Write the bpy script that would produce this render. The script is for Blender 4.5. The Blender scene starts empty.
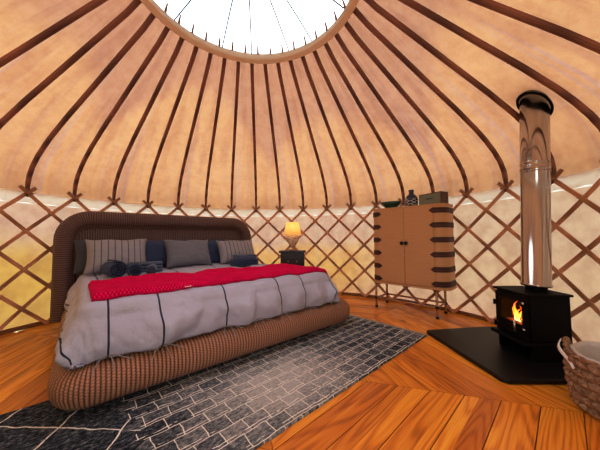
import bpy, bmesh, math, random
from math import sin, cos, pi, sqrt, radians, atan2, floor as ffloor
from mathutils import Vector, Matrix
random.seed(7)
COL = bpy.context.scene.collection
SC = bpy.context.scene

# ------------------------------------------------------------------ mesh builder
class MB:
    def __init__(s): s.v=[]; s.f=[]; s.uv=[]; s.tone=[]; s.ft=[]
    def face(s, idx, uvs=None, tone=0.5):
        s.f.append(tuple(idx)); s.uv.append(uvs or [(s.v[i][0], s.v[i][1]) for i in idx]); s.ft.append(tone)
    def quad(s, pts, uvs=None, tone=0.5):
        b=len(s.v); s.v += [tuple(p) for p in pts]
        s.face(range(b,b+len(pts)), uvs or [(p[0],p[1]) for p in pts], tone)
    def box(s, x0,x1,y0,y1,z0,z1, tone=0.5, M=None):
        c=[(x0,y0,z0),(x1,y0,z0),(x1,y1,z0),(x0,y1,z0),(x0,y0,z1),(x1,y0,z1),(x1,y1,z1),(x0,y1,z1)]
        if M is not None: c=[tuple(M@Vector(p)) for p in c]
        b=len(s.v); s.v+=c
        for q,ax in (((0,3,2,1),2),((4,5,6,7),2),((0,1,5,4),1),((2,3,7,6),1),((1,2,6,5),0),((3,0,4,7),0)):
            uv=[]
            for i in q:
                p=c[i]; uv.append({2:(p[0],p[1]),1:(p[0],p[2]),0:(p[1],p[2])}[ax])
            s.face([b+i for i in q], uv, tone)
    def grid(s, rows, closed_u=False, closed_v=False, uvf=None, flip=False):
        # rows: list of lists of points; rows -> v, cols -> u
        nr=len(rows); nc=len(rows[0]); b=len(s.v)
        for r in rows: s.v += [tuple(p) for p in r]
        ul=[0]*(nc+1); mid=rows[nr//2]
        for j in range(nc): ul[j+1]=ul[j]+(Vector(mid[(j+1)%nc])-Vector(mid[j])).length
        vl=[0]*(nr+1)
        mc=nc//2
        for i in range(nr): vl[i+1]=vl[i]+(Vector(rows[(i+1)%nr][mc])-Vector(rows[i][mc])).length
        for i in range(nr if closed_v else nr-1):
            for j in range(nc if closed_u else nc-1):
                i2=(i+1)%nr; j2=(j+1)%nc
                q=[b+i*nc+j, b+i*nc+j2, b+i2*nc+j2, b+i2*nc+j]
                uv=[(ul[j],vl[i]),(ul[j+1],vl[i]),(ul[j+1],vl[i+1]),(ul[j],vl[i+1])]
                if uvf: uv=[uvf(i,j),uvf(i,j+1),uvf(i+1,j+1),uvf(i+1,j)]
                if flip: q=q[::-1]; uv=uv[::-1]
                s.face(q,uv)
    def lathe(s, prof, n=32, c=(0,0), squash=1.0, flip=False):
        rows=[[(c[0]+r*cos(2*pi*k/n), c[1]+squash*r*sin(2*pi*k/n), z) for k in range(n)] for r,z in prof]
        s.grid(rows, closed_u=True, flip=flip)
    def tube(s, pts, r, n=8, caps=True, closed=False):
        pts=[Vector(p) for p in pts]; m=len(pts)
        rr = r if isinstance(r,(list,tuple)) else [r]*m
        rows=[]; prev=None
        for i,p in enumerate(pts):
            if closed: t=(pts[(i+1)%m]-pts[(i-1)%m])
            else: t=pts[min(i+1,m-1)]-pts[max(i-1,0)]
            t.normalize()
            if prev is None:
                a=Vector((0,0,1)) if abs(t.z)<.9 else Vector((1,0,0))
                x=t.cross(a).normalized()
            else:
                x=(prev-t*prev.dot(t)).normalized()
            prev=x; y=t.cross(x)
            rows.append([tuple(p+(x*cos(2*pi*k/n)+y*sin(2*pi*k/n))*rr[i]) for k in range(n)])
        b=len(s.v)
        s.grid(rows, closed_u=True, closed_v=closed)
        if caps and not closed:
            s.face([b+k for k in range(n)][::-1],[(0,0)]*n)
            e=b+(m-1)*n; s.face([e+k for k in range(n)],[(0,0)]*n)
    def strip(s, pts, nrm, w, t):
        # flat bar along pts; nrm list = outward (thickness) direction, w width, t thickness
        pts=[Vector(p) for p in pts]; m=len(pts); rows=[]
        for i,p in enumerate(pts):
            tg=(pts[min(i+1,m-1)]-pts[max(i-1,0)]).normalized()
            n=Vector(nrm[i]); n=(n-tg*n.dot(tg)).normalized(); x=tg.cross(n)
            ww=w[i] if isinstance(w,list) else w; b_=.22*min(ww,t)
            ring=[(-ww/2+b_,-t/2),(ww/2-b_,-t/2),(ww/2,-t/2+b_),(ww/2,t/2-b_),(ww/2-b_,t/2),(-ww/2+b_,t/2),(-ww/2,t/2-b_),(-ww/2,-t/2+b_)]
            rows.append([tuple(p+x*a+n*c) for a,c in ring])
        b=len(s.v); s.grid(rows, closed_u=True, uvf=lambda i,j:(j*.02, i*.05))
        k=8
        s.face([b+q for q in range(k)][::-1],[(0,0)]*k); e=b+(m-1)*k; s.face([e+q for q in range(k)],[(0,0)]*k)
    def prism(s, outline, z0, z1):
        n=len(outline); b=len(s.v)
        s.v += [(x,y,z0) for x,y in outline]+[(x,y,z1) for x,y in outline]
        s.face([b+i for i in range(n)][::-1]); s.face([b+n+i for i in range(n)])
        L=0
        for i in range(n):
            j=(i+1)%n; d=sqrt((outline[i][0]-outline[j][0])**2+(outline[i][1]-outline[j][1])**2)
            s.face([b+i,b+j,b+n+j,b+n+i],[(L,z0),(L+d,z0),(L+d,z1),(L,z1)]); L+=d
    def build(s, name, mat, parent=None, smooth=False, bevel=0, loc=None, rz=0, fix=True, weld=0, seg=2, subsurf=0):
        me=bpy.data.meshes.new(name); me.from_pydata(s.v,[],s.f)
        uvl=me.uv_layers.new(name='UVMap'); at=me.attributes.new('tone','FLOAT','FACE')
        k=0
        for i,u in enumerate(s.uv):
            at.data[i].value=s.ft[i]
            for c in u: uvl.data[k].uv=c; k+=1
        if fix or weld:
            bm=bmesh.new(); bm.from_mesh(me)
            if weld: bmesh.ops.remove_doubles(bm, verts=bm.verts, dist=weld)
            if fix: bmesh.ops.recalc_face_normals(bm, faces=bm.faces)
            bm.to_mesh(me); bm.free()
        if smooth:
            for p in me.polygons: p.use_smooth=True
        o=bpy.data.objects.new(name, me); COL.objects.link(o)
        if mat: me.materials.append(mat)
        if bevel:
            m=o.modifiers.new('b','BEVEL'); m.width=bevel; m.segments=seg; m.limit_method='ANGLE'; m.angle_limit=radians(40)
        if subsurf:
            m=o.modifiers.new('s','SUBSURF'); m.levels=subsurf; m.render_levels=subsurf
        if parent: o.parent=parent
        if loc: o.location=loc
        o.rotation_euler.z=rz
        return o

def tag(o,label,cat,group=None,kind=None):
    o['label']=label; o['category']=cat
    if group: o['group']=group
    if kind: o['kind']=kind
    return o
def struct(o): o['kind']='structure'; return o
def empty(name, loc=(0,0,0), rz=0, label=None, cat=None, group=None):
    o=bpy.data.objects.new(name,None); COL.objects.link(o); o.location=loc; o.rotation_euler=(0,0,rz); o.empty_display_size=.1
    if label: tag(o,label,cat,group)
    return o
def noise(x,y,z=0.0):
    from mathutils import noise as N
    return N.noise(Vector((x,y,z)))

# ------------------------------------------------------------------ materials
class NT:
    def __init__(s,name):
        s.m=bpy.data.materials.new(name); s.m.use_nodes=True; s.t=s.m.node_tree; s.t.nodes.clear()
        s.out=s.n('ShaderNodeOutputMaterial')
    def n(s,typ,**k):
        x=s.t.nodes.new(typ)
        for a,b in k.items():
            if a=='inp':
                for q,w in b.items():
                    if hasattr(w,'node') : s.t.links.new(w,x.inputs[q])
                    else: x.inputs[q].default_value=w
            else: setattr(x,a,b)
        return x
    def math(s,op,a,b=0.0,c=0.0,clamp=False):
        x=s.n('ShaderNodeMath',operation=op,use_clamp=clamp)
        for i,w in enumerate((a,b,c)):
            if hasattr(w,'node'): s.t.links.new(w,x.inputs[i])
            else: x.inputs[i].default_value=w
        return x.outputs[0]
    def mix(s,f,a,b,mode='MIX'):
        x=s.n('ShaderNodeMix',data_type='RGBA',blend_type=mode)
        for nm,w in ((0,f),(6,a),(7,b)):
            if hasattr(w,'node'): s.t.links.new(w,x.inputs[nm])
            else: x.inputs[nm].default_value=(w if nm==0 else (*w,1))
        return x.outputs[2]
    def ramp(s,f,stops):
        x=s.n('ShaderNodeValToRGB'); e=x.color_ramp.elements
        e[0].position=stops[0][0]; e[0].color=(*stops[0][1],1); e[1].position=stops[1][0]; e[1].color=(*stops[1][1],1)
        for p,c in stops[2:]:
            q=e.new(p); q.color=(*c,1)
        s.t.links.new(f,x.inputs[0]); return x.outputs[0]
    def coord(s,kind='Object',scale=(1,1,1),rot=(0,0,0),loc=(0,0,0)):
        c=s.n('ShaderNodeTexCoord'); m=s.n('ShaderNodeMapping'); s.t.links.new(c.outputs[kind],m.inputs[0])
        m.inputs['Scale'].default_value=scale; m.inputs['Rotation'].default_value=rot; m.inputs['Location'].default_value=loc
        return m.outputs[0]
    def noise(s,vec,scale=5,detail=3,rough=.5,dist=0,out=0):
        x=s.n('ShaderNodeTexNoise',inp={'Scale':scale,'Detail':detail,'Roughness':rough,'Distortion':dist}); s.t.links.new(vec,x.inputs[0]); return x.outputs[out]
    def wave(s,vec,scale=5,dist=0,detail=2,dscale=1,dir='X',typ='BANDS'):
        x=s.n('ShaderNodeTexWave',wave_type=typ,inp={'Scale':scale,'Distortion':dist,'Detail':detail,'Detail Scale':dscale}); 
        if typ=='BANDS': x.bands_direction=dir
        s.t.links.new(vec,x.inputs[0]); return x.outputs[1]
    def sep(s,vec):
        x=s.n('ShaderNodeSeparateXYZ'); s.t.links.new(vec,x.inputs[0]); return x.outputs
    def bump(s,h,strength=.3,dist=.01):
        x=s.n('ShaderNodeBump',inp={'Strength':strength,'Distance':dist}); s.t.links.new(h,x.inputs['Height']); return x.outputs[0]
    def bsdf(s,col,rough=.6,metal=0,bump=None,spec=.5,sheen=0,trans=0,emis=None,es=0,coat=0):
        x=s.n('ShaderNodeBsdfPrincipled')
        for k,w in (('Base Color',col),('Roughness',rough),('Metallic',metal),('Specular IOR Level',spec),('Sheen Weight',sheen),('Transmission Weight',trans),('Coat Weight',coat)):
            if hasattr(w,'node'): s.t.links.new(w,x.inputs[k])
            else: x.inputs[k].default_value=(*w,1) if k=='Base Color' else w
        if bump: s.t.links.new(bump,x.inputs['Normal'])
        if emis: x.inputs['Emission Color'].default_value=(*emis,1); x.inputs['Emission Strength'].default_value=es
        s.t.links.new(x.outputs[0],s.out.inputs[0]); s.last=x; return s.m

def plain(name,col,rough=.6,metal=0,var=.15,scale=20,bump=.1,spec=.5,sheen=0,coat=0):
    t=NT(name); v=t.coord(); n=t.noise(v,scale,3)
    c=t.mix(n,tuple(x*(1-var) for x in col),tuple(min(1,x*(1+var)) for x in col))
    return t.bsdf(c,rough,metal,t.bump(n,bump,.003) if bump else None,spec,sheen,coat=coat)

def wood(name,dark,light,rough=.45,kind='UV',scale=(1,12,1),tone=False,grain=1.0,spec=.5,bumpv=.15):
    t=NT(name); v=t.coord(kind,scale)
    w=t.wave(v,1.3*grain,dist=3,detail=3,dscale=.6,dir='Y')
    n=t.noise(v,3*grain,5,.6); f=t.math('ADD',t.math('MULTIPLY',w,.55),t.math('MULTIPLY',n,.5))
    c=t.ramp(f,[(.2,dark),(.75,light)])
    if tone:
        a=t.n('ShaderNodeAttribute',attribute_name='tone').outputs['Fac']
        c=t.mix(a,t.mix(1.0,c,(.62,.5,.42),'MULTIPLY'),c)
    return t.bsdf(c,rough,0,t.bump(f,bumpv,.002),spec)

def floor_mat():
    t=NT('floor_boards_mat')
    warp=t.noise(t.coord('UV',(.55,3.2,1)),1.0,2,.5)
    # cathedral grain: contour lines of a slow stretched noise
    f0=t.noise(t.coord('UV',(.55,5.5,1)),1.0,1,.4)
    ct=t.math('SINE',t.math('MULTIPLY',f0,95.0))
    ct=t.math('MULTIPLY',t.math('ADD',ct,1.0),.5)
    n=t.noise(t.coord('UV',(2.2,70,1)),1.6,4,.65)
    f=t.math('ADD',t.math('MULTIPLY',t.math('POWER',ct,2.0),-.20),t.math('ADD',t.math('MULTIPLY',n,.55),t.math('MULTIPLY',warp,.60)))
    c=t.ramp(f,[(.20,(.42,.105,.008)),(.45,(.78,.27,.020)),(.72,(1.0,.50,.055))])
    a=t.n('ShaderNodeAttribute',attribute_name='tone').outputs['Fac']
    c=t.mix(a,t.mix(1.0,c,(.62,.44,.36),'MULTIPLY'),t.mix(1.0,c,(1,1.06,1.1),'MULTIPLY'))
    vo=t.n('ShaderNodeTexVoronoi',inp={'Scale':1.0}); t.t.links.new(t.coord('UV',(1.3,4.6,1)),vo.inputs[0])
    k=t.n('ShaderNodeMapRange',inp={0:vo.outputs['Distance'],1:.085,2:.04}).outputs[0]
    c=t.mix(t.math('MULTIPLY',k,.85),c,(.13,.028,.006))
    # satin finish, the same on every board
    return t.bsdf(c,.36,0,t.bump(n,.08,.001),.45,coat=.12)

def canvas(name, ctrans, cdiff, fn=None, tr=.55):
    t=NT(name); v=t.coord('Object')
    n=t.noise(v,3.0,5,.65); fine=t.noise(v,90,2,.5)
    col=t.mix(n,tuple(x*.82 for x in ctrans),tuple(min(1,x*1.12) for x in ctrans))
    if fn: col=fn(t,v,col)
    d=t.n('ShaderNodeBsdfDiffuse',inp={'Color':t.mix(0.5,cdiff,col)}); 
    q=t.n('ShaderNodeBsdfTranslucent',inp={'Color':col})
    wr=t.noise(t.coord('Object',(1,1,.35)),5,3,.6)
    b=t.bump(t.math('ADD',t.math('MULTIPLY',wr,1.0),t.math('MULTIPLY',fine,.05)),.8,.035)
    t.t.links.new(b,d.inputs['Normal'])
    m=t.n('ShaderNodeMixShader',inp={0:tr}); t.t.links.new(d.outputs[0],m.inputs[1]); t.t.links.new(q.outputs[0],m.inputs[2])
    t.t.links.new(m.outputs[0],t.out.inputs[0]); return t.m

def roof_fn(t,v,col):
    x,y,z=t.sep(v)[:3]
    r=t.math('SQRT',t.math('ADD',t.math('MULTIPLY',x,x),t.math('MULTIPLY',y,y)))
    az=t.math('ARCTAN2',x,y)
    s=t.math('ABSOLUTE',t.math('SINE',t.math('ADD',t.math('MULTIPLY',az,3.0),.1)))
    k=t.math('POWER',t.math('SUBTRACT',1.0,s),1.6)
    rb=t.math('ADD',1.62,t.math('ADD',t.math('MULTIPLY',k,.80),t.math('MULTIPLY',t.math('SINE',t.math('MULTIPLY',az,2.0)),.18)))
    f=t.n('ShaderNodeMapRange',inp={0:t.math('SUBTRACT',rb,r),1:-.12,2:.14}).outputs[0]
    grey=t.mix(1.0,col,(.76,.76,.92),'MULTIPLY')  # shade of the outer crown cap, painted as a greyer star
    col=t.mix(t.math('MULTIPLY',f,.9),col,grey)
    # broad brownish blotches
    st=t.noise(t.coord('Object',(1,1,.4)),1.4,4,.6)
    col=t.mix(t.math('MULTIPLY',st,.5),col,t.mix(1.0,col,(.7,.55,.42),'MULTIPLY'))
    # painted shadows of outer seams and ropes, doubled, and faint streaks down the slope
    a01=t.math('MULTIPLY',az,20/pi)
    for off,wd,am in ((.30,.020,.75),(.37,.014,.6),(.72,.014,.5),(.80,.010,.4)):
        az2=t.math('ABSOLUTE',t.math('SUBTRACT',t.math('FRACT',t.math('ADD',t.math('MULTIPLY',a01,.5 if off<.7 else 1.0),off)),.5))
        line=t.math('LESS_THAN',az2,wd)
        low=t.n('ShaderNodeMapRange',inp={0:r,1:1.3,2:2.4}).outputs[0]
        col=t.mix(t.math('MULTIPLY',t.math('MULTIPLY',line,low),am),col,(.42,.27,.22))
    cv=t.n('ShaderNodeCombineXYZ',inp={0:t.math('MULTIPLY',az,9),1:t.math('MULTIPLY',r,.5),2:0.0}).outputs[0]
    st2=t.noise(cv,1.6,3,.6)
    k2=t.n('ShaderNodeMapRange',inp={0:st2,1:.48,2:.62}).outputs[0]
    col=t.mix(t.math('MULTIPLY',k2,.75),col,t.mix(1.0,col,(.80,.76,.78),'MULTIPLY'))
    cr=t.noise(t.coord('Object',(1,1,1)),11,5,.75)
    crm=t.n('ShaderNodeMapRange',inp={0:cr,1:.42,2:.62}).outputs[0]
    col=t.mix(t.math('MULTIPLY',crm,.7),col,t.mix(1.0,col,(.84,.78,.74),'MULTIPLY'))
    # horizontal cloth seam round the roof
    hs=t.math('LESS_THAN',t.math('ABSOLUTE',t.math('SUBTRACT',r,2.62)),.006)
    col=t.mix(t.math('MULTIPLY',hs,.35),col,(.42,.27,.2))
    return col

def wall_fn(t,v,col):
    x,y,z=t.sep(v)[:3]
    az=t.math('ARCTAN2',x,y)
    n=t.noise(t.coord('Object',(1,1,1)),1.3,2,.5)
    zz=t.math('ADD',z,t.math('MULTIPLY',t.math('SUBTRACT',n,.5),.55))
    g=t.ramp(zz,[(.05,(.48,.30,.15)),(.5,(.62,.36,.13)),(.78,(.62,.36,.16)),(.96,(.58,.375,.265)),(1.0,(.56,.37,.28))])  # outside sunlight painted into the canvas: amber low down, greyer above
    # window panels of clear sheet, greyer, seams between panels
    pn=t.math('FRACT',t.math('ADD',t.math('MULTIPLY',az,1.45),.12))
    line=t.math('LESS_THAN',t.math('ABSOLUTE',t.math('SUBTRACT',pn,.5)),.012)
    # right-hand panels are plainer cream
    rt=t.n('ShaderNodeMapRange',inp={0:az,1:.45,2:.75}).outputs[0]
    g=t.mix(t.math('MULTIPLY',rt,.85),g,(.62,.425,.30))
    # greenish lawn light painted into the canvas colour, low on the left
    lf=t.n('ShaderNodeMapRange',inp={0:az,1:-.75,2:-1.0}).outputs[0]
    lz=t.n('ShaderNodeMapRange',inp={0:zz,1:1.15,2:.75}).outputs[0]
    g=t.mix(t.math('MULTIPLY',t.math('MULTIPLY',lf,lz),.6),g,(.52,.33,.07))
    n2=t.noise(t.coord('Object',(1,1,1)),6,3,.6)
    n2=t.n('ShaderNodeMapRange',inp={0:n2,1:.35,2:.65}).outputs[0]
    g=t.mix(n2,t.mix(1.0,g,(.80,.76,.74),'MULTIPLY'),g)
    g=t.mix(t.math('MULTIPLY',line,.4),g,(.4,.32,.24))
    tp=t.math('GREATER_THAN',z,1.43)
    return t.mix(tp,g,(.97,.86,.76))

def wicker(name,dark,light,pitch=.024):
    t=NT(name); u,v_,_=t.sep(t.coord('UV'))[:3]
    # ribs across (constant u) and strands weaving along v
    row=t.math('MULTIPLY',u,1/pitch); ri=t.math('FLOOR',row); rf=t.math('FRACT',row)
    rib=t.math('SINE',t.math('MULTIPLY',rf,pi))
    off=t.math('MULTIPLY',t.math('MODULO',ri,2),.5)
    sv=t.math('FRACT',t.math('ADD',t.math('MULTIPLY',v_,1/.017),off))
    strand=t.math('SINE',t.math('MULTIPLY',sv,pi))
    h=t.math('MULTIPLY',t.math('POWER',rib,.5),t.math('ADD',.70,t.math('MULTIPLY',strand,.30)))
    n=t.noise(t.coord('UV',(90,90,1)),1,3,.7)
    f=t.math('ADD',t.math('MULTIPLY',h,.75),t.math('MULTIPLY',n,.3))
    c=t.ramp(f,[(.18,tuple(x*.25 for x in dark)),(.5,dark),(.95,light)])
    return t.bsdf(c,.5,0,t.bump(h,.9,.006),.4)

def fabric(name,col,rough=.85,var=.12,fn=None,bump=.25,sheen=.3,wr=7):
    t=NT(name); v=t.coord('Object'); n=t.noise(v,wr,4,.6); f=t.noise(v,260,2)
    c=t.mix(n,tuple(x*(1-var) for x in col),tuple(min(1,x*(1+var)) for x in col))
    if fn: c=fn(t,c)
    return t.bsdf(c,rough,0,t.bump(t.math('ADD',n,t.math('MULTIPLY',f,.12)),bump,.012),.2,sheen*.3)

def duvet_fn(t,c):
    u,v_,_=t.sep(t.coord('UV'))[:3]
    m=None
    for s in (-1.12,-.82,-.54,-.07,.46,.76,1.16):
        d=t.math('ABSOLUTE',t.math('SUBTRACT',u,s))
        m=d if m is None else t.math('MINIMUM',m,d)
    return t.mix(t.math('LESS_THAN',m,.0055),c,(.02,.025,.05))
def stripes_fn(t,c):
    u,v_,_=t.sep(t.coord('UV'))[:3]
    a=t.math('ABSOLUTE',t.math('SUBTRACT',t.math('FRACT',t.math('MULTIPLY',u,1/.062)),.5))
    edge=t.math('LESS_THAN',t.math('ABSOLUTE',u),.27)
    return t.mix(t.math('MULTIPLY',t.math('MULTIPLY',t.math('LESS_THAN',a,.07),edge),.8),c,(.03,.025,.03))

def rug_mat():
    t=NT('rug_mat'); co=t.coord('Object')
    wob=t.noise(co,9,2,.5,out=1)
    mx=t.n('ShaderNodeMix',data_type='VECTOR',inp={0:.032}); t.t.links.new(co,mx.inputs[4]); t.t.links.new(wob,mx.inputs[5])
    vec=mx.outputs[1]; x,y,_=t.sep(vec)[:3]
    def bricks(mort,bw,rh,offx=0,off=.37):
        mp=t.n('ShaderNodeMapping'); t.t.links.new(vec,mp.inputs[0]); mp.inputs['Location'].default_value=(offx,.02,0)
        b=t.n('ShaderNodeTexBrick',offset=off,offset_frequency=2,inp={'Scale':1.0,'Mortar Size':mort,'Mortar Smooth':.2,'Brick Width':bw,'Row Height':rh,'Bias':0.0,
            'Color1':(0,0,0,1),'Color2':(1,1,1,1),'Mortar':(.5,.5,.5,1)})
        t.t.links.new(mp.outputs[0],b.inputs[0]); return b
    b=bricks(.0032,.128,.098)
    # doubled weft lines close to every row boundary
    rowf=t.math('FRACT',t.math('MULTIPLY',t.math('ADD',y,.02),1/.098))
    dbl=t.math('LESS_THAN',t.math('ABSOLUTE',t.math('SUBTRACT',rowf,.20)),.034)
    brk=t.noise(t.coord('Object',(5,14,1)),1.3,3,.7)
    dbl=t.math('MULTIPLY',dbl,t.math('GREATER_THAN',brk,.47))
    line=t.math('MAXIMUM',b.outputs['Fac'],dbl)
    reg=t.math('GREATER_THAN',t.math('ADD',x,t.math('MULTIPLY',t.math('SINE',t.math('MULTIPLY',y,64)),.035)),-.70)
    # diamonds on the left field
    p=t.math('ABSOLUTE',t.math('SUBTRACT',t.math('FRACT',t.math('ADD',t.math('MULTIPLY',t.math('ADD',x,t.math('MULTIPLY',y,1.0)),1/.9),.383)),.5))
    q=t.math('ABSOLUTE',t.math('SUBTRACT',t.math('FRACT',t.math('ADD',t.math('MULTIPLY',t.math('SUBTRACT',x,t.math('MULTIPLY',y,.72)),1/.41),.183)),.5))
    dia=t.math('LESS_THAN',t.math('MINIMUM',t.math('MULTIPLY',p,2.0),q),.014)
    dia=t.math('MULTIPLY',dia,t.math('SUBTRACT',1.0,reg))
    line=t.math('ADD',t.math('MULTIPLY',line,reg),dia,clamp=True)
    wear=t.noise(t.coord('Object',(30,30,1)),1.2,3,.7)
    line=t.math('MULTIPLY',line,t.n('ShaderNodeMapRange',inp={0:wear,1:.25,2:.42}).outputs[0])
    cell=t.sep(b.outputs['Color'])[0]
    big=t.noise(co,1.6,2,.5)
    mid=t.n('ShaderNodeMapRange',inp={0:t.math('ABSOLUTE',t.math('SUBTRACT',x,.15)),1:.75,2:.15}).outputs[0]
    mid=t.math('MULTIPLY',mid,t.n('ShaderNodeMapRange',inp={0:t.math('ABSOLUTE',t.math('ADD',y,.28)),1:.5,2:.15}).outputs[0])
    fz=t.noise(t.coord('Object',(34,60,1)),1,5,.8)
    g=t.math('ADD',t.math('MULTIPLY',t.math('POWER',fz,2.6),1.75),t.math('ADD',t.math('MULTIPLY',mid,.34),t.math('ADD',t.math('MULTIPLY',t.math('MULTIPLY',cell,reg),.13),t.math('MULTIPLY',big,.1))))
    base=t.ramp(g,[(.24,(.008,.012,.020)),(.40,(.075,.088,.115)),(.80,(.62,.60,.60))])
    c=t.mix(line,base,(1.0,.98,.93))
    h=t.math('ADD',fz,t.math('MULTIPLY',line,.6))
    return t.bsdf(c,.95,0,t.bump(h,.9,.015),.1,.0)

def knit_mat():
    t=NT('red_knit_mat'); u,v_,_=t.sep(t.coord('UV'))[:3]
    a=t.math('SINE',t.math('MULTIPLY',u,2*pi/.022)); b=t.math('SINE',t.math('MULTIPLY',v_,2*pi/.022))
    h=t.math('MULTIPLY',t.math('ADD',t.math('MULTIPLY',a,b),1.0),.5)
    n=t.noise(t.coord('Object'),14,3)
    f=t.math('ADD',t.math('MULTIPLY',h,.6),t.math('MULTIPLY',n,.4))
    c=t.ramp(f,[(.10,(.28,.0,.030)),(.6,(.70,.0,.09)),(.95,(.80,.008,.15))])
    pk=t.math('MULTIPLY',t.math('GREATER_THAN',h,.93),t.n('ShaderNodeMapRange',inp={0:v_,1:.31,2:.27}).outputs[0])
    c=t.mix(t.math('MULTIPLY',pk,.3),c,(.9,.5,.5))
    return t.bsdf(c,.95,0,t.bump(h,.7,.006),.08,0)

MAT=dict(
 floor=floor_mat(),
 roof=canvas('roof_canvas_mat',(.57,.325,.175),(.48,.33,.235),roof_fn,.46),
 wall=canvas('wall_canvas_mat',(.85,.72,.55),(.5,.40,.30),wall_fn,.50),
 valance=canvas('valance_mat',(.97,.93,.88),(.95,.92,.88),None,.5),
 rafter=wood('rafter_wood',(.13,.045,.038),(.32,.13,.09),.5,'UV',(6,1,1)),
 lath=wood('lath_wood',(.36,.17,.085),(.68,.38,.21),.55,'UV',(6,1,1)),
 ring=wood('ring_wood',(.93,.74,.52),(.99,.90,.74),.5,'UV',(1.5,14,1)),
 rod=plain('rod_mat',(.12,.08,.06),.5),
 skirt=wood('skirt_wood',(.14,.055,.025),(.32,.14,.06),.5),
 wick_d=wicker('dark_wicker',(.070,.034,.032),(.25,.14,.13),.024),
 wick_l=wicker('sunlit_wicker',(.19,.080,.046),(.58,.30,.18),.024),  # headboard wicker again, painted lighter as the sunlit front
 bun=plain('bun_foot_wood',(.13,.022,.010),.25,coat=.4,bump=0),
 mattress=fabric('mattress_mat',(.55,.53,.5)),
 duvet=fabric('duvet_mat',(.47,.48,.61),.55,.06,duvet_fn,1.0,0,9),
 cord=plain('tie_cord_mat',(.30,.27,.27),.8),
 pgrey=fabric('pillow_grey',(.19,.19,.225),.75,.08,None,.4),
 pstripe=fabric('pillow_striped',(.33,.315,.35),.75,.08,stripes_fn,.4),
 pnavy=fabric('pillow_navy',(.045,.065,.13),.7,.1,None,.4),
 pchar=fabric('pillow_charcoal',(.07,.07,.085),.75,.1,None,.4),
 towel=fabric('navy_towel',(.045,.062,.125),.95,.2,None,.6,.2,40),
 towel2=fabric('slate_towel',(.11,.135,.22),.95,.2,None,.6,.2,40),
 knit=knit_mat(), rug=rug_mat(),
 fringe=plain('fringe_mat',(.45,.41,.36),.95),
 oak=wood('cabinet_oak',(.52,.27,.11),(.70,.42,.20),.42,'UV',(1.5,26,1),bumpv=.05),
 inlay=wood('cabinet_walnut',(.045,.010,.010),(.085,.022,.018),.6,'UV',(2,14,1)),
 brass=plain('stand_bronze',(.48,.26,.15),.4,.15,bump=0),
 blk=plain('black_metal',(.012,.012,.014),.45,.3,bump=.02,scale=60),
 iron=plain('cast_iron',(.0045,.0045,.0055),.5,0,var=.3,bump=.15,scale=120,spec=.08),
 slate=plain('hearth_slate',(.008,.007,.008),.38,0,var=.3,bump=.08,scale=30,spec=.3),
 knob=plain('dark_knob',(.02,.015,.012),.3,.4,bump=0),
 nickel=plain('nickel_handle',(.65,.62,.58),.25,.9,bump=0),
 night=wood('nightstand_wood',(.010,.007,.009),(.035,.02,.022),.35),
 green=plain('green_glaze',(.010,.075,.055),.22,0,bump=0,coat=.5),
 log=plain('charred_log',(.03,.015,.01),.9,var=.5,bump=.6),
 lining=fabric('lining_cloth',(.66,.63,.60),.85,.08,None,.5),
 white=fabric('white_tape',(.82,.81,.80),.8,.05),
)
def steel():
    t=NT('flue_steel'); v=t.coord('Object',(1,1,.05)); n=t.noise(v,30,2)
    c=t.mix(n,(.40,.34,.30),(.58,.51,.45))
    return t.bsdf(c,.13,1.0,None)
MAT['steel']=steel()
def glass_clear():
    t=NT('clear_dome'); a=t.n('ShaderNodeBsdfTransparent',inp={'Color':(.97,.98,1,1)}); g=t.n('ShaderNodeBsdfGlossy',inp={'Roughness':.05})
    fr=t.n('ShaderNodeFresnel',inp={'IOR':1.35}); m=t.n('ShaderNodeMixShader'); t.t.links.new(fr.outputs[0],m.inputs[0]); t.t.links.new(a.outputs[0],m.inputs[1]); t.t.links.new(g.outputs[0],m.inputs[2]); t.t.links.new(m.outputs[0],t.out.inputs[0]); return t.m
MAT['dome']=glass_clear()
def flame():
    t=NT('flame_mat'); z=t.sep(t.coord('Generated'))[2]
    c=t.ramp(z,[(0,(1,.75,.25)),(.45,(1,.32,.04)),(1,(.9,.10,.01))])
    e=t.n('ShaderNodeEmission',inp={'Strength':5.5}); t.t.links.new(c,e.inputs[0]); t.t.links.new(e.outputs[0],t.out.inputs[0]); return t.m
MAT['flame']=flame()
def ember():
    t=NT('ember_mat'); n=t.noise(t.coord('Object'),28,3,.7)
    c=t.ramp(n,[(.42,(.02,.004,.002)),(.62,(1,.12,.01))])
    m=t.bsdf((.02,.01,.008),.9); t.t.links.new(c,t.last.inputs['Emission Color']); t.last.inputs['Emission Strength'].default_value=1.6; return m
MAT['ember']=ember()
def shade():
    t=NT('lampshade_mat'); u,v_,_=t.sep(t.coord('UV'))[:3]
    pl=t.math('SINE',t.math('MULTIPLY',u,2*pi/.012))
    d=t.n('ShaderNodeBsdfDiffuse',inp={'Color':(.85,.62,.34,1)}); q=t.n('ShaderNodeBsdfTranslucent',inp={'Color':(.95,.72,.38,1)})
    b=t.bump(pl,.4,.003); t.t.links.new(b,d.inputs['Normal'])
    m=t.n('ShaderNodeMixShader',inp={0:.6}); t.t.links.new(d.outputs[0],m.inputs[1]); t.t.links.new(q.outputs[0],m.inputs[2]); t.t.links.new(m.outputs[0],t.out.inputs[0]); return t.m
MAT['shade']=shade()
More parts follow.
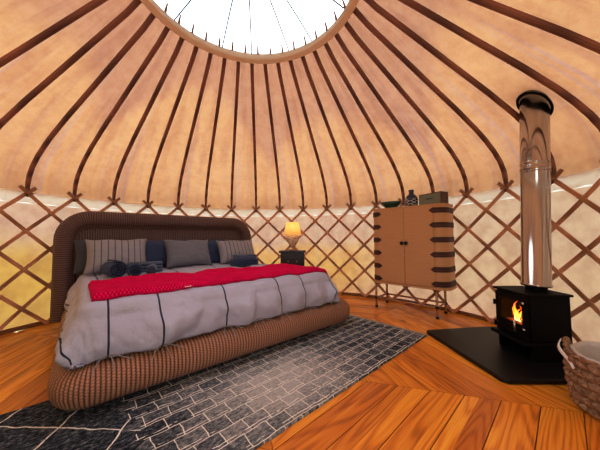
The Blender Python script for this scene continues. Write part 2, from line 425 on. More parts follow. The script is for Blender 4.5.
def basket_mat():
    t=NT('basket_weave'); n=t.noise(t.coord('Object'),45,4,.7); n2=t.noise(t.coord('Object'),9,2)
    a=t.n('ShaderNodeAttribute',attribute_name='tone').outputs['Fac']
    c=t.ramp(n,[(.3,(.07,.026,.012)),(.52,(.30,.15,.07)),(.72,(.68,.48,.30))])
    c=t.mix(t.math('MULTIPLY',n2,.6),c,(.36,.22,.14))
    return t.bsdf(c,.75,0,t.bump(n,.6,.006),.3)
MAT['basket']=basket_mat()
def vase_mat():
    t=NT('vase_mat'); az,z,_=t.sep(t.coord('UV'))[:3]
    a=t.math('FRACT',t.math('MULTIPLY',az,1/.042)); b=t.math('FRACT',t.math('MULTIPLY',z,1/.042))
    d=t.math('ADD',t.math('ABSOLUTE',t.math('SUBTRACT',a,.5)),t.math('ABSOLUTE',t.math('SUBTRACT',b,.5)))
    ln=t.math('MULTIPLY',t.math('GREATER_THAN',d,.36),t.math('LESS_THAN',d,.50))
    zz=t.sep(t.coord('Object'))[2]
    ln=t.math('MULTIPLY',ln,t.math('LESS_THAN',zz,.115))
    return t.bsdf(t.mix(ln,(.010,.016,.06),(.75,.78,.85)),.2,coat=.4)
MAT['vase']=vase_mat()
def grille():
    t=NT('speaker_cloth'); n=t.noise(t.coord('Object'),180,2)
    return t.bsdf(t.mix(n,(.16,.19,.14),(.34,.36,.28)),.9,0,t.bump(n,.3,.002))
MAT['grille']=grille()
MAT['radiowood']=wood('radio_wood',(.05,.016,.010),(.15,.06,.035),.35)
MAT['badge']=plain('badge_mat',(.10,.13,.09),.4,.3,bump=0)
MAT['grass']=plain('grass_mat',(.10,.15,.03),.95,var=.4,scale=3)

# ------------------------------------------------------------------ yurt shell
R=2.86; WH=1.55; PH=-1.242; DT=2*pi/40
PROF=[(2.86,1.55),(2.858,1.65),(2.835,1.75),(2.785,1.85),(2.70,1.955),(2.59,2.06),(2.46,2.165),(2.2,2.345),(1.83,2.58),(1.42,2.845),(1.0,3.115)]
def pol(r,az,z): return (r*sin(az), r*cos(az), z)

# floor: six wedges of boards laid in rings round the centre
def build_floor():
    m=MB(); cx,cy=.085,.098; RF=2.93; w=.172; rnd=random.Random(3)
    for k in range(6):
        b=radians(-46+60*k); n=(cos(b),sin(b)); t=(-sin(b),cos(b))
        d=0.035-w
        while d<RF:
            d0=max(d,0.0); d1=min(d+w,RF)
            if d1>d0+.003:
                # narrower strips inside some boards
                cuts=[d0,d1] if rnd.random()<.45 else [d0,d0+(d1-d0)*rnd.uniform(.35,.65),d1]
                for a,c in zip(cuts[:-1],cuts[1:]):
                    last=(c==cuts[-1])
                    tone=rnd.random()**.7; ou=rnd.uniform(0,40); ov=rnd.uniform(0,40)
                    g=.0042 if last else .0006
                    def lim(q): return max(.0,min(q*math.tan(pi/6), sqrt(max(0,RF*RF-q*q)))-.0016)
                    c2=c-g; ha,hc=lim(a),lim(c2)
                    if ha<=0.01 and hc<=0.01: continue
                    P=[(a,-ha),(c2,-hc),(c2,hc),(a,ha)]
                    for (zt,zb) in ((0,-.03),):
                        pts=[(cx+n[0]*q+t[0]*s, cy+n[1]*q+t[1]*s) for q,s in P]
                        bb=len(m.v); m.v += [(x,y,zt) for x,y in pts]+[(x,y,zb) for x,y in pts]
                        m.face([bb,bb+1,bb+2,bb+3],[(s+ou,q+ov) for q,s in P],tone)
                        for i in range(4):
                            j=(i+1)%4; m.face([bb+i,bb+4+i,bb+4+j,bb+j],[(0,0)]*4,0)
            d+=w
    m.lathe([(0.0,-.031),(2.98,-.031),(2.98,-.10),(0.0,-.10)],64)
    o=m.build('floor',MAT['floor']); struct(o)
build_floor()

ADDED_DOOR0,ADDED_DOOR1=radians(150),radians(180)
def cyl_wall():
    m=MB(); n=160
    zs=[0,.1,.3,.5,.7,.9,1.1,1.3,1.45,1.55]
    a0=ADDED_DOOR1-2*pi; a1=ADDED_DOOR0
    rows=[]
    for z in zs:
        row=[]
        for k in range(n+1):
            a=a0+(a1-a0)*k/n
            d=.018*noise(a*5,z*1.5,3)+.010*noise(a*14,z*3,8)
            row.append(pol(2.905+d,a,z))
        rows.append(row)
    m.grid(rows)
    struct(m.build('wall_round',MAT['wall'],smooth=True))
    # unseen open doorway, added behind the camera to let in front light
    m=MB()
    for a in (ADDED_DOOR0,ADDED_DOOR1):
        x,y,_=pol(2.87,a,0); m.box(-.035,.035,-.06,.06,0,1.56,M=Matrix.Translation((x,y,0))@Matrix.Rotation(-a,4,'Z'))
    p=Vector(pol(2.87,ADDED_DOOR0,1.53)); q=Vector(pol(2.87,ADDED_DOOR1,1.53)); m.tube([p,q],.04,8)
    struct(m.build('added_door',MAT['skirt']))
cyl_wall()
def roof():
    m=MB(); n=320; rows=[]
    fine=[]
    for (r0,z0),(r1,z1) in zip(PROF[:-1],PROF[1:]):
        k=4
        for i in range(k): fine.append((r0+(r1-r0)*i/k, z0+(z1-z0)*i/k))
    fine.append(PROF[-1]); fine=[(2.90,1.535)]+[(r+.035,z+.02) for r,z in fine]+[(.945,3.185)]
    for r,z in fine:
        row=[]
        for j in range(n):
            a=2*pi*j/n
            ph=((a-PH)/DT)%1.0
            tt=min(1,max(0,(2.9-r)/.3))
            sag=.012*abs(sin(pi*ph))*tt
            low=min(1,max(0,(r-2.3)/.5))
            wr=.012*noise(a*9,z*3.0,1)*(.4+low)+.006*noise(a*40,z*2,5)*low
            # radial movement outwards is safe
            s=1+ (wr+.006+sag)/max(r,1)
            row.append(pol(r*s,a,z+abs(wr)*.3))
        rows.append(row)
    m.grid(rows,closed_u=True)
    struct(m.build('ceiling',MAT['roof'],smooth=True))
roof()
# white scalloped strip of canvas under the roof edge
def valance():
    m=MB(); n=400; rows=[]
    for k,z in enumerate((1.56,1.50,1.44)):
        row=[]
        for j in range(n):
            a=2*pi*j/n; ph=((a-PH)/DT*2)%1.0
            zz=z-(.014*sin(pi*ph) if k==2 else 0)
            row.append(pol(2.868+.004*sin(a*60+k),a,zz))
        rows.append(row)
    m.grid(rows,closed_u=True)
    struct(m.build('trim_1',MAT['valance'],smooth=True))
    m=MB(); n=160
    m.lathe([(2.885,.0),(2.87,.0),(2.87,.045),(2.885,.045),(2.885,.0)],n)
    struct(m.build('baseboard_round',MAT['skirt']))
valance()

# trellis wall
def trellis():
    root=empty('trellis_wall',(0,0,0),0,'tan timber trellis lattice lining the canvas wall all round, crossing laths tied at the top','trellis')
    first={}
    H=1.52
    for d in (1,-1):
        rr=2.822 if d==1 else 2.836
        m=MB(); pts=[];nr=[]
        for k in range(23):
            s=-.33+ (7.05+.33)*k/22     # half cells
            a=d*s*DT/2; z=WH-.01 - s*(H/7)
            pts.append(pol(rr,a,max(z,.012))); nr.append((-sin(a),-cos(a),0))
        m.strip(pts,nr,.038,.011)
        o=m.build('lath',MAT['lath'],root); first[d]=o
        rng=range(-5,24) if d==1 else range(-1,26)
        used=False
        for i in rng:
            az=PH+i*DT
            q=o if not used else o.copy()
            if used: COL.objects.link(q); q.parent=root
            used=True
            q.rotation_euler.z=-az
    # lashings at the heads
    m=MB()
    m.tube([(-.03,2.80,1.535),(0.0,2.792,1.54),(.03,2.80,1.535)],.011,8)
    m.tube([(0,2.80,1.565),(0,2.80,1.505)],.010,8)
    k0=m.build('lashing',MAT['lath'],root,smooth=True)
    for n_,i in enumerate(range(-2,20)):
        q=k0 if n_==0 else k0.copy()
        if n_: COL.objects.link(q); q.parent=root
        q.rotation_euler.z=-(PH+i*DT)
trellis()

# rafters
def rafters():
    m=MB(); P=[(2.815,1.515)]+[(r-.02,z-.015) for r,z in PROF]
    fine=[]
    from mathutils.geometry import interpolate_bezier
    for (a,b) in zip(P[:-1],P[1:]):
        for k in range(3): fine.append((a[0]+(b[0]-a[0])*k/3,a[1]+(b[1]-a[1])*k/3))
    fine.append((.985,3.12))
    pts=[(0,r,z) for r,z in fine]
    nr=[]
    for i in range(len(pts)):
        a=Vector(pts[max(0,i-1)]); b=Vector(pts[min(len(pts)-1,i+1)]); t=(b-a).normalized()
        nr.append(Vector((1,0,0)).cross(t))
    m.strip(pts,nr,[.040 if i>6 else .032 for i in range(len(pts))],.042)
    o=m.build('roof_rafter',MAT['rafter'])
    names={18:'dark curved roof rafter nearest the stove flue, on its left',}
    first=True
    for i in range(-2,20):
        q=o if first else o.copy()
        if not first: COL.objects.link(q)
        first=False
        q.rotation_euler.z=-(PH+i*DT)
        if i<=-1: lab='dark curved roof rafter crossing the upper left corner of the view'
        elif i>=18: lab='dark curved roof rafter crossing the upper right corner beyond the flue'
        elif i in (0,1): lab='dark curved roof rafter landing on the trellis left of the wicker headboard'
        elif i<=7: lab='dark curved roof rafter landing on the trellis behind the wicker headboard'
        elif i<=11: lab='dark curved roof rafter landing on the bare trellis between headboard and wooden cabinet'
        elif i<=14: lab='dark curved roof rafter running down behind the tall wooden cabinet'
        else: lab='dark curved roof rafter landing on the trellis between cabinet and stove flue'
        if i==17: lab='dark curved roof rafter landing on the trellis just right of the stove flue'
        tag(q,lab,'rafter','roof rafters: '+lab[25:])
rafters()

# crown ring
def crown():
    root=empty('crown_ring',(0,0,3.09),0,'round pale bent-wood roof crown ring framing the skylight','crown ring')
    m=MB(); m.lathe([(.965,-.01),(.975,.04),(.975,.09),(.93,.09),(.925,.085),(.893,.0),(.898,-.008),(.965,-.01)],128)
    m.build('ring',MAT['ring'],root,smooth=True,bevel=0)
    p=MB(); p.tube([(0,.935,.08),(0,.925,.125),(0,.905,.17)],[.013,.011,.007],8)
    o=p.build('peg',MAT['lath'],root,smooth=True)
    for k in range(40):
        q=o if k==0 else o.copy()
        if k: COL.objects.link(q); q.parent=root
        q.rotation_euler.z=-(PH+(k+.5)*DT)
    apex=Vector((0,0,.30))
    for a in (-62,-29,-8,20,39,70,99,128,151,172,-160,-128,-96):
        m=MB(); e=Vector(pol(.90,radians(a),.08)); pts=[]
        for k in range(15):
            f=k/14; v=e.lerp(apex,f); v.z=.06+.24*sin(f*pi/2); pts.append(v)
        m.tube(pts,.0065,6)
        m.build('skylight_rod',MAT['rod'],root,smooth=True)
    m=MB(); m.lathe([(.98,0.09)]+[(.98*cos(t),.09+.34*sin(t)) for t in [i*pi/2/14 for i in range(1,14)]]+[(.005,.43)],64)
    o=m.build('skylight_dome',MAT['dome'],root,smooth=True); o['label']='clear domed skylight cover'
crown()

# ------------------------------------------------------------------ bed (local frame: x = along the foot edge, y = towards the headboard)
TH=radians(41)
def bedpt(u,v,z=0):
    return (u*cos(TH)-v*sin(TH), u*sin(TH)+v*cos(TH), z)
def rr_path(x0,x1,y0,y1,r,seg=10,corners=(1,1,1,1)):
    # closed rounded rectangle ccw starting bottom-left
    P=[]
    for (cx,cy,a0,c) in ((x1-r,y0+r,-90,corners[1]),(x1-r,y1-r,0,corners[2]),(x0+r,y1-r,90,corners[3]),(x0+r,y0+r,180,corners[0])):
        if c:
            for k in range(seg+1):
                a=radians(a0+90*k/seg); P.append((cx+r*cos(a),cy+r*sin(a),cos(a),sin(a)))
        else:
            a=radians(a0+45); P.append((cx+r*(1 if cos(a)>0 else -1),cy+r*(1 if sin(a)>0 else -1),cos(a)*1.414,sin(a)*1.414))
    return P
def resample(P,step,closed=True):
    out=[]; n=len(P)
    for i in range(n if closed else n-1):
        a=P[i]; b=P[(i+1)%n]; L=math.hypot(b[0]-a[0],b[1]-a[1]); k=max(1,int(L/step))
        for j in range(k): out.append(tuple(a[q]+(b[q]-a[q])*j/k for q in range(len(a))))
    if not closed: out.append(P[-1])
    return out
def bed():
    root=empty('wicker_bed',bedpt(.12,1.2),TH,'large dark brown wicker bed with arched headboard and rolled woven base','bed')
    # local = bed uv - (.12,1.2)
    x0,x1,y0,y1=-1.17,1.35,-1.085,.98
    # rolled base: sweep bulging profile around the plan outline
    prof=[(-.11,.070),(-.06,.056),(-.02,.062),(.01,.092),(.028,.138),(.03,.19),(.015,.235),(-.015,.268),(-.06,.285),(-.14,.29),(-.30,.285)]
    path=resample(rr_path(x0,x1,y0,y1,.17,10),.05)
    m=MB(); rows=[[(x+nx*o,y+ny*o,z) for (x,y,nx,ny) in path] for o,z in prof]
    m.grid(rows,closed_u=True)
    m.build('base_frame',MAT['wick_l'],root,smooth=True)
    m=MB(); m.box(x0+.2,x1-.2,y0+.2,y1-.1,.12,.275); m.build('slat_deck',MAT['night'],root)
    for (fx,fy) in ((x0+.20,y0+.17),(x1-.20,y0+.17),(x0+.13,y1-.2),(x1-.13,y1-.2)):
        m=MB(); m.lathe([(.001,.0),(.045,.0),(.085,.015),(.10,.042),(.092,.066),(.06,.082),(.001,.082)],24)
        m.build('bun_foot',MAT['bun'],root,smooth=True,loc=(fx,fy,.012))
    # headboard (u -1.16..1.28)
    hx0,hx1=-1.30,1.21; top=1.35; r=.34; yb=1.16; yf=.96
    def hb(d,seg=12):
        P=[]; rr=max(r-d,.04)
        P.append((hx0+d,.10))
        for k in range(seg+1):
            a=radians(180-90*k/seg); P.append((hx0+r+ (rr)*cos(a), top-r+rr*sin(a)))
        for k in range(seg+1):
            a=radians(90-90*k/seg); P.append((hx1-r+rr*cos(a), top-r+rr*sin(a)))
        P.append((hx1-d,.10)); return P
    prof=[(.02,yb),(.0,yb-.02),(-.005,yf+.10),(.0,yf+.05),(.018,yf+.015),(.05,yf-.012),(.09,yf-.022),(.13,yf-.015),(.165,yf+.008),(.182,yf+.035),(.186,yf+.07)]
    rows=[]
    for d,y in prof:
        Q=hb(d); S=[]
        # subdivide straight runs consistently by index
        for i in range(len(Q)-1):
            a,b=Q[i],Q[i+1]; k=12 if i in (0,len(Q)-2) else (24 if i==13 else 1)
            for j in range(k): S.append((a[0]+(b[0]-a[0])*j/k, y, a[1]+(b[1]-a[1])*j/k))
        S.append((Q[-1][0],y,Q[-1][1])); rows.append(S)
    m=MB(); m.grid(rows); 
    m.build('headboard_border',MAT['wick_d'],root,smooth=True)
    Q=hb(.17); m=MB(); n=len(Q)
    for yy in (yf+.06,yb-.01):
        b=len(m.v); m.v+=[(x,yy,z) for x,z in Q]; m.face([b+i for i in range(n)],[(x,z) for x,z in Q])
    b=len(m.v); 
    m.build('headboard_panel',MAT['wick_d'],root)
    Q=hb(.188); m=MB(); m.tube([(x,yf+.045,z) for x,z in Q],.014,8); m.build('headboard_beading',MAT['wick_d'],root,smooth=True)
    return root
bed()

MU0,MU1,MV0,MV1=-.90,1.16,.27,2.08; MT=.575
def mattress():
    m=MB(); 
    P=resample(rr_path(MU0,MU1,MV0,MV1,.09,6),.08)
    cu,cv=(MU0+MU1)/2,(MV0+MV1)/2
    rows=[]
    for d,z in ((.9,.292),(.03,.292),(.005,.31),(0,.35),(0,.52),(.01,.56),(.04,.575),(.9,.575)):
        rows.append([(x-nx*d if d<.5 else cu, y-ny*d if d<.5 else cv, z) for x,y,nx,ny in P])
    rows=[[ (x-.12,y-1.2,z) for x,y,z in r] for r in rows]
    m.grid(rows,closed_u=True)
    tag(m.build('mattress',MAT['mattress'],smooth=True,loc=bedpt(.12,1.2),rz=TH),'thick pale mattress under the grey duvet on the wicker bed','mattress')
mattress()

def duv_surface(s,t,off=0.0,wr=1.0):
    """s: along foot edge, t: distance towards head. returns bed-frame point on the quilt"""
    r=.10; inset=.03
    a0,a1=MU0+inset,MU1-inset; b0=MV0+inset
    ds = a0-s if s<a0 else (s-a1 if s>a1 else 0); sx=-1 if s<a0 else 1
    dt = b0-t if t<b0 else 0
    L=math.hypot(ds,dt)
    cu=min(max(s,a0),a1); cv=max(t,b0)
    top=MT+.045
    if L<1e-6: 
        u,v,z=cu,cv,top; k=0
    else:
        dx,dy=sx*ds/L,-dt/L
        q=r*pi/2
        if L<q: h=r*sin(L/r); dz=r*(1-cos(L/r))
        else:
            e=L-q; h=r+.06*e+.055*sin(min(1,e/.27)*pi)**.8; dz=r+e*.97
        u,v,z=cu+dx*h,cv+dy*h,top-dz; k=min(1,L/.3)
        ang=s*3.1-t*2.7
        fold=(.026*noise(s*4.2+3,t*4.2,1.7)+.012*noise(s*11,t*11,4))*k*wr
        u+=dx*fold; v+=dy*fold
    # quilted softness on top, low between seams
    zt=0
    z+= (.016*noise(s*2.6,t*2.4,9)+.011*noise(s*6+t*2,t*7,2)+.005*noise(s*15,t*9+s*6,2))*wr*(1-.6*k)
    if L<.25:
        # slight loft near the edge, dip at seams
        dmin=min(abs(s-q) for q in (-1.12,-.82,-.54,-.07,.46,.76,1.16))
        z+=.010*(min(1,dmin/.10))
    # crumples on the foot face
    if L>.1:
        c=(.026*noise(s*7+2,t*3,6)+.016*abs(noise(s*9+t*7,t*6-s*4,6))+.006*noise(s*22+t*12,t*16,3))*min(1,(L-.1)/.15)*wr
        if dt>0:
            fo=max(0,noise(s*5.5+(L*2.2),L*3.2-s*1.5,12.3))**.8*.075*min(1,(L-.1)/.12)*wr
            v-=c+fo
        if ds>0: u+=sx*c
    return Vector((u,v,z+off))
def duvet():
    root=empty('grey_duvet',bedpt(.12,1.2,.30),TH,'puffy grey duvet with thin dark seams spread over the wide bed','duvet')
    m=MB(); ns,nt=220,150
    S=[-1.36+(1.62+1.36)*i/ns for i in range(ns+1)]
    T=[]
    for j in range(nt+1): T.append(-.08+(2.06+.08)*j/nt)
    rows=[]
    for t in T:
        row=[]
        for s in S:
            # rounded lower corners of the cloth: pull parameter toward the sheet so the corner is not a spike
            a0,a1,b0=MU0+.03,MU1-.03,MV0+.03
            ds=a0-s if s<a0 else (s-a1 if s>a1 else 0); sx=-1 if s<a0 else 1
            dt=b0-t if t<b0 else 0
            L=math.hypot(ds,dt); mx=.385+.02*noise(s*3,t*3,5)
            s2,t2=s,t
            if L>mx:
                f=mx/L; 
                s2=(a0 if sx<0 else a1)+sx*ds*f if ds>0 else s; t2=b0-dt*f if dt>0 else t
            p=duv_surface(s2,t2)
            row.append((p.x-.12,p.y-1.2,max(p.z,.293)-.30))
        rows.append(row)
    m.grid(rows,uvf=lambda i,j:(S[min(j,ns)],T[min(i,nt)]))
    o=m.build('quilt',MAT['duvet'],root,smooth=True,fix=False,weld=0)
    sm=o.modifiers.new('sol','SOLIDIFY'); sm.thickness=.016; sm.offset=-1
    # cord ties at the bottom of the seams
    rnd=random.Random(5)
    for s in (-.82,-.54,-.07,.2,.46,.76,1.10):
        m=MB(); t=MV0+.03-.37; p=duv_surface(s,t); base=Vector((p.x-.12,p.y-1.2-.012,.005))
        for k in range(3):
            sg=(-1,1,.3)[k]; ln=rnd.uniform(.03,.07)
            pts=[base+Vector((0,0,.012))]
            ys=-1.2
            q1=base+Vector((sg*.035,-.03,.035)); q2=base+Vector((sg*(.05+ln*.3),-.07,.004)); q3=base+Vector((sg*(.05+ln*.5),-.105,-.01-ln*.5))
            if k==1: q3=base+Vector((sg*(.05+ln),-.09,.0))
            for f in [i/8 for i in range(9)]:
                a=(1-f)**3; b=3*f*(1-f)**2; c=3*f*f*(1-f); d=f**3
                pts.append(pts[0]*a+q1*b+q2*c+q3*d)
            m.tube(pts[1:],.0030,6)
        m.build('tie_cord',MAT['cord'],root,smooth=True)
duvet()

def runner():
    m=MB(); ns,nt=110,34
    top=[];bot=[]
    S=[-.90+(1.245+.90)*i/ns for i in range(ns+1)]
    T=[.275+(.98-.275)*j/nt for j in range(nt+1)]
    def P(s,t,h):
        e=min(1,min(s-S[0],S[-1]-s)/.03+.0,(t-T[0])/.03,(T[-1]-t)/.03); e=max(0,e); e=sqrt(1-(1-e)**2)
        sk=.035*noise(s*2.2,1,4)+.02*sin(s*2.0+1)
        base=duv_surface(s,t+sk*(1 if t>.6 else .4)+.04*(s-.1)*0,wr=1)
        zz=base.z
        return (base.x-.12,base.y-1.2,zz-.60+ (.004+ (h)*(.35+.65*e) if h else .002))
    hh=.040
    rows=[]
    bot=[[P(s,t,0) for s in S] for t in T]
    topr=[[P(s,t,hh+.008*noise(s*5,t*5,3)) for s in S] for t in T]
    m.grid(topr,uvf=lambda i,j:(S[min(j,ns)],T[min(i,nt)])); m.grid(bot,flip=True,uvf=lambda i,j:(S[min(j,ns)],T[min(i,nt)]))
    def wallq(A,B):
        b=len(m.v); m.v+=A+B; n=len(A)
        for i in range(n-1): m.face([b+i,b+i+1,b+n+i+1,b+n+i],[(i*.02,0),(i*.02+.02,0),(i*.02+.02,.04),(i*.02,.04)])
    wallq(bot[0],topr[0]); wallq(topr[-1],bot[-1]); wallq([r[0] for r in topr],[r[0] for r in bot]); wallq([r[-1] for r in bot],[r[-1] for r in topr])
    o=m.build('bed_runner',MAT['knit'],smooth=True,weld=.0005,loc=bedpt(.12,1.2,.60),rz=TH)
    tag(o,'bright crimson knitted blanket folded in a strip across the grey bed','blanket')
    t=MB(); t.quad([(0,0,0),(.05,.004,.001),(.05,.022,.002),(0,.018,.001)]); 
    p=duv_surface(-.36,.29)
    q=t.build('care_tag',MAT['white'],o,loc=(-.48,.26-1.2-.01,p.z-.60+.02)); q['label']='small pale fabric label at the front edge'
runner()

# pillows
def pillow_mesh(w,h,t,mat,name,sd,pw=.62):
    m=MB(); n=26
    def side(sg):
        rows=[]
        for j in range(n+1):
            row=[]
            for i in range(n+1):
                a=-1+2*i/n; b=-1+2*j/n
                pin=1-.07*(abs(a)*abs(b))**1.0 - .0
                # edges bow inward between the corners
                x=a*w/2*(1-.085*(1-b*b)*abs(a)**3); z=b*h/2*(1-.13*(1-a*a)*abs(b)**3)+.012*noise(a*2+sd,1,b*2)
                th=t/2*((1-a**4)*(1-b**4))**pw
                th+= .010*noise(a*2.3+sd,b*2.3,sg*3+sd)*((1-a**4)*(1-b**4))
                # creases radiating from corners
                th*=1-.10*abs(sin(5*atan2(b,a)+sd+noise(a*3,b*3,sd)*2))*min(1,(abs(a)+abs(b))/1.3); th+=.007*noise(a*6+sd,b*5,sg*2)*((1-a**4)*(1-b**4))
                row.append((x,sg*th,z))
            rows.append(row)
        return rows
    uvf=lambda i,j:(-w/2+w*j/n,-h/2+h*i/n)
    m.grid(side(-1),uvf=uvf); m.grid(side(1),flip=True,uvf=uvf)
    o=m.build(name,mat,smooth=True,weld=.0004)
    return o
def place_pillow(name,u,v,w,h,t,mat,lean,rz,label,sd,z0=.625,roll=0,group=None):
    o=pillow_mesh(w,h,t,mat,name,sd)
    # stands on its long edge, leans back
    o.rotation_mode='XYZ'
    Mx=Matrix.Rotation(TH+rz,4,'Z')@Matrix.Rotation(-lean,4,'X')@Matrix.Rotation(roll,4,'Y')
    o.rotation_euler=Mx.to_euler()
    zc=z0+h/2*cos(lean)*.97+abs(sin(lean))*t*.2
    o.location=bedpt(u,v,zc)
    tag(o,label,'pillow'); return o
L=radians(20)
place_pillow('pillow',-.73,2.06,.56,.39,.13,MAT['pchar'],L*.6,0,'charcoal pillow at the far left, leaning on the headboard behind the left striped pillow',1)
place_pillow('pillow',-.13,2.06,.56,.39,.13,MAT['pnavy'],L*.6,0,'dark navy pillow showing between the left striped pillow and the plain grey one',2)
place_pillow('pillow',.455,2.06,.56,.39,.13,MAT['pnavy'],L*.6,0,'dark navy pillow showing between the plain grey pillow and the right striped pillow',3)
place_pillow('pillow',1.005,2.06,.50,.39,.13,MAT['pchar'],L*.6,0,'charcoal pillow leaning on the right end of the headboard, only its top showing',4)
place_pillow('striped_pillow',-.62,1.855,.60,.41,.22,MAT['pstripe'],L*1.2,radians(-2),'light grey pillow with dark vertical stripes behind the rolled towels',5)
place_pillow('pillow',.17,1.865,.60,.395,.22,MAT['pgrey'],L*1.2,radians(1),'plain mid-grey pillow in the middle of the front row',6)
place_pillow('striped_pillow',.88,1.85,.62,.38,.22,MAT['pstripe'],L*1.2,radians(2),'light grey pillow with dark vertical stripes behind the folded towels on the right',7)

# towels
def towel_roll(name,u,v,r,ln,rz,mat,label,z=.632,sd=0):
    m=MB(); turns=3.2; n=64; pts=[]
    for i in range(n+1):
        f=i/n; a=2*pi*turns*f+sd; rad=r*(.14+.86*f); pts.append((rad*cos(a),rad*sin(a)))
    th=r*.86/turns*.42
    outer=[(p[0]*(1),p[1]) for p in pts]; inner=[(p[0]*(1-th/max(math.hypot(*p),.01)),p[1]*(1-th/max(math.hypot(*p),.01))) for p in pts]
    loop=outer+inner[::-1]
    def ring(y,k): return [(x*k,y+.004*noise(x*30,z_*30,y*9),z_*k) for x,z_ in loop]
    rows=[ring(-ln/2,.93),ring(-ln/2+.008,1.0)]+[ring(-ln/2+ln*q/6,1.0+.02*noise(q,sd,2)) for q in range(1,6)]+[ring(ln/2-.008,1),ring(ln/2,.93)]
    m.grid(rows,closed_u=True)
    nl=len(loop); 
    for row,fl in ((rows[0],0),(rows[-1],1)):
        b=len(m.v); m.v+=row
        for i in range(n):
            q=[b+i,b+i+1,b+nl-2-i,b+nl-1-i]; m.face(q if fl else q[::-1],[(0,0)]*4)
    o=m.build(name,mat,smooth=False,weld=.0002,loc=bedpt(u,v,z+r*1.0),rz=TH+rz)
    for p in o.data.polygons: p.use_smooth=True
    tag(o,label,'towel'); return o
towel_roll('rolled_towel',-.70,1.40,.088,.28,radians(10),MAT['towel'],'navy towel roll with its spiral end facing out, leftmost on the bed and largest',z=.625,sd=.5)
towel_roll('rolled_towel',-.515,1.37,.070,.27,radians(-8),MAT['towel'],'small navy towel roll in the middle of the three on the left of the bed',z=.625,sd=2)
towel_roll('rolled_towel',-.355,1.40,.058,.27,radians(-14),MAT['towel2'],'slate blue towel roll, rightmost and thinnest of the three rolls by the striped pillow',z=.625,sd=4)
def folded_towel(u,v,z,w,d,h,rz,mat,label,sd):
    m=MB(); 
    # folded layers: three loops seen at the front edge
    lay=3; 
    for k in range(lay):
        z0=h/lay*k; z1=z0+h/lay*.93; n=10
        rows=[]
        for i in range(n+1):
            x=-w/2+w*i/n
            sec=[]
            zc=(z0+z1)/2; rz_=(z1-z0)/2
            for a in range(7): 
                t=radians(-90-180*a/6); sec.append((x+.003*noise(x*9,k,sd),-d/2+.02+rz_*cos(t)*1.2+.004*noise(x*12,k,a),zc+rz_*sin(t)))
            sec=sec[::-1] if False else sec
            sec.append((x,d/2-.01,z1)); sec.append((x,d/2,zc)); sec.append((x,d/2-.01,z0))
            rows.append(sec)
        m.grid(rows,closed_u=True)
        ns=len(rows[0]); b=len(m.v); m.v+=rows[0]; m.face([b+q for q in range(ns)],[(0,0)]*ns); b=len(m.v); m.v+=rows[-1]; m.face([b+q for q in range(ns)][::-1],[(0,0)]*ns)
    o=m.build('folded_towel',mat,smooth=True,weld=.0002,loc=bedpt(u,v,z),rz=TH+rz,bevel=0); tag(o,label,'towel'); return o
folded_towel(.80,1.47,.632,.32,.23,.088,radians(4),MAT['towel'],'navy folded towel, lower of the pair by the right striped pillow',1)
folded_towel(.81,1.48,.721,.27,.20,.060,radians(-3),MAT['towel2'],'slate blue folded towel lying on top of the navy one',2)

folded_towel(-.38,1.64,.632,.34,.13,.115,radians(-5),MAT['towel2'],'slate blue folded towel tucked between the three rolls and the striped pillow',5)
# ------------------------------------------------------------------ rug
RT=radians(42.8)
def rug():
    loc=(0,0,0)
    root=empty('patterned_rug',(0,0,0),RT,'charcoal and cream shaggy rug with brick-like lines lying under and in front of the bed','rug')
    m=MB(); x0,x1,y0,y1=-2.05,1.70,-.655,.53
    nx,ny=90,30
    rows=[]
    for j in range(ny+1):
        rows.append([(x0+(x1-x0)*i/nx+ (.006*noise(j*.5,2) if i in(0,nx) else 0), y0+(y1-y0)*j/ny+(.006*noise(i*.35,7) if j in (0,ny) else 0), .013+.002*noise(i*.7,j*.7)*(0 if i in (0,nx) or j in (0,ny) else 1)) for i in range(nx+1)])
    m.grid(rows)
    b=[(x,y,.002) for x,y,z in rows[0]]
    def side(A):
        bb=len(m.v); n=len(A); m.v+=[(x,y,z) for x,y,z in A]+[(x,y,.001) for x,y,z in A]
        for i in range(n-1): m.face([bb+i,bb+n+i,bb+n+i+1,bb+i+1])
    side(rows[0]); side(rows[-1]); side([r[0] for r in rows]); side([r[-1] for r in rows])
    m.build('pile',MAT['rug'],root,smooth=True)
    m=MB(); rnd=random.Random(2)
    for k in range(170):
        y=y0+(y1-y0)*(k+.5)/170; a=rnd.uniform(-.5,.5); ln=rnd.uniform(.03,.06)
        pts=[(x1-.012,y,.013),(x1+ln*.35,y+a*ln*.3,.014),(x1+ln,y+a*ln,.004)]
        m.tube(pts,[.003,.003,.0015],4)
    o=m.build('fringe',MAT['fringe'],root); o['kind']='stuff'; o['label']='short cream fringe along the right end'
rug()

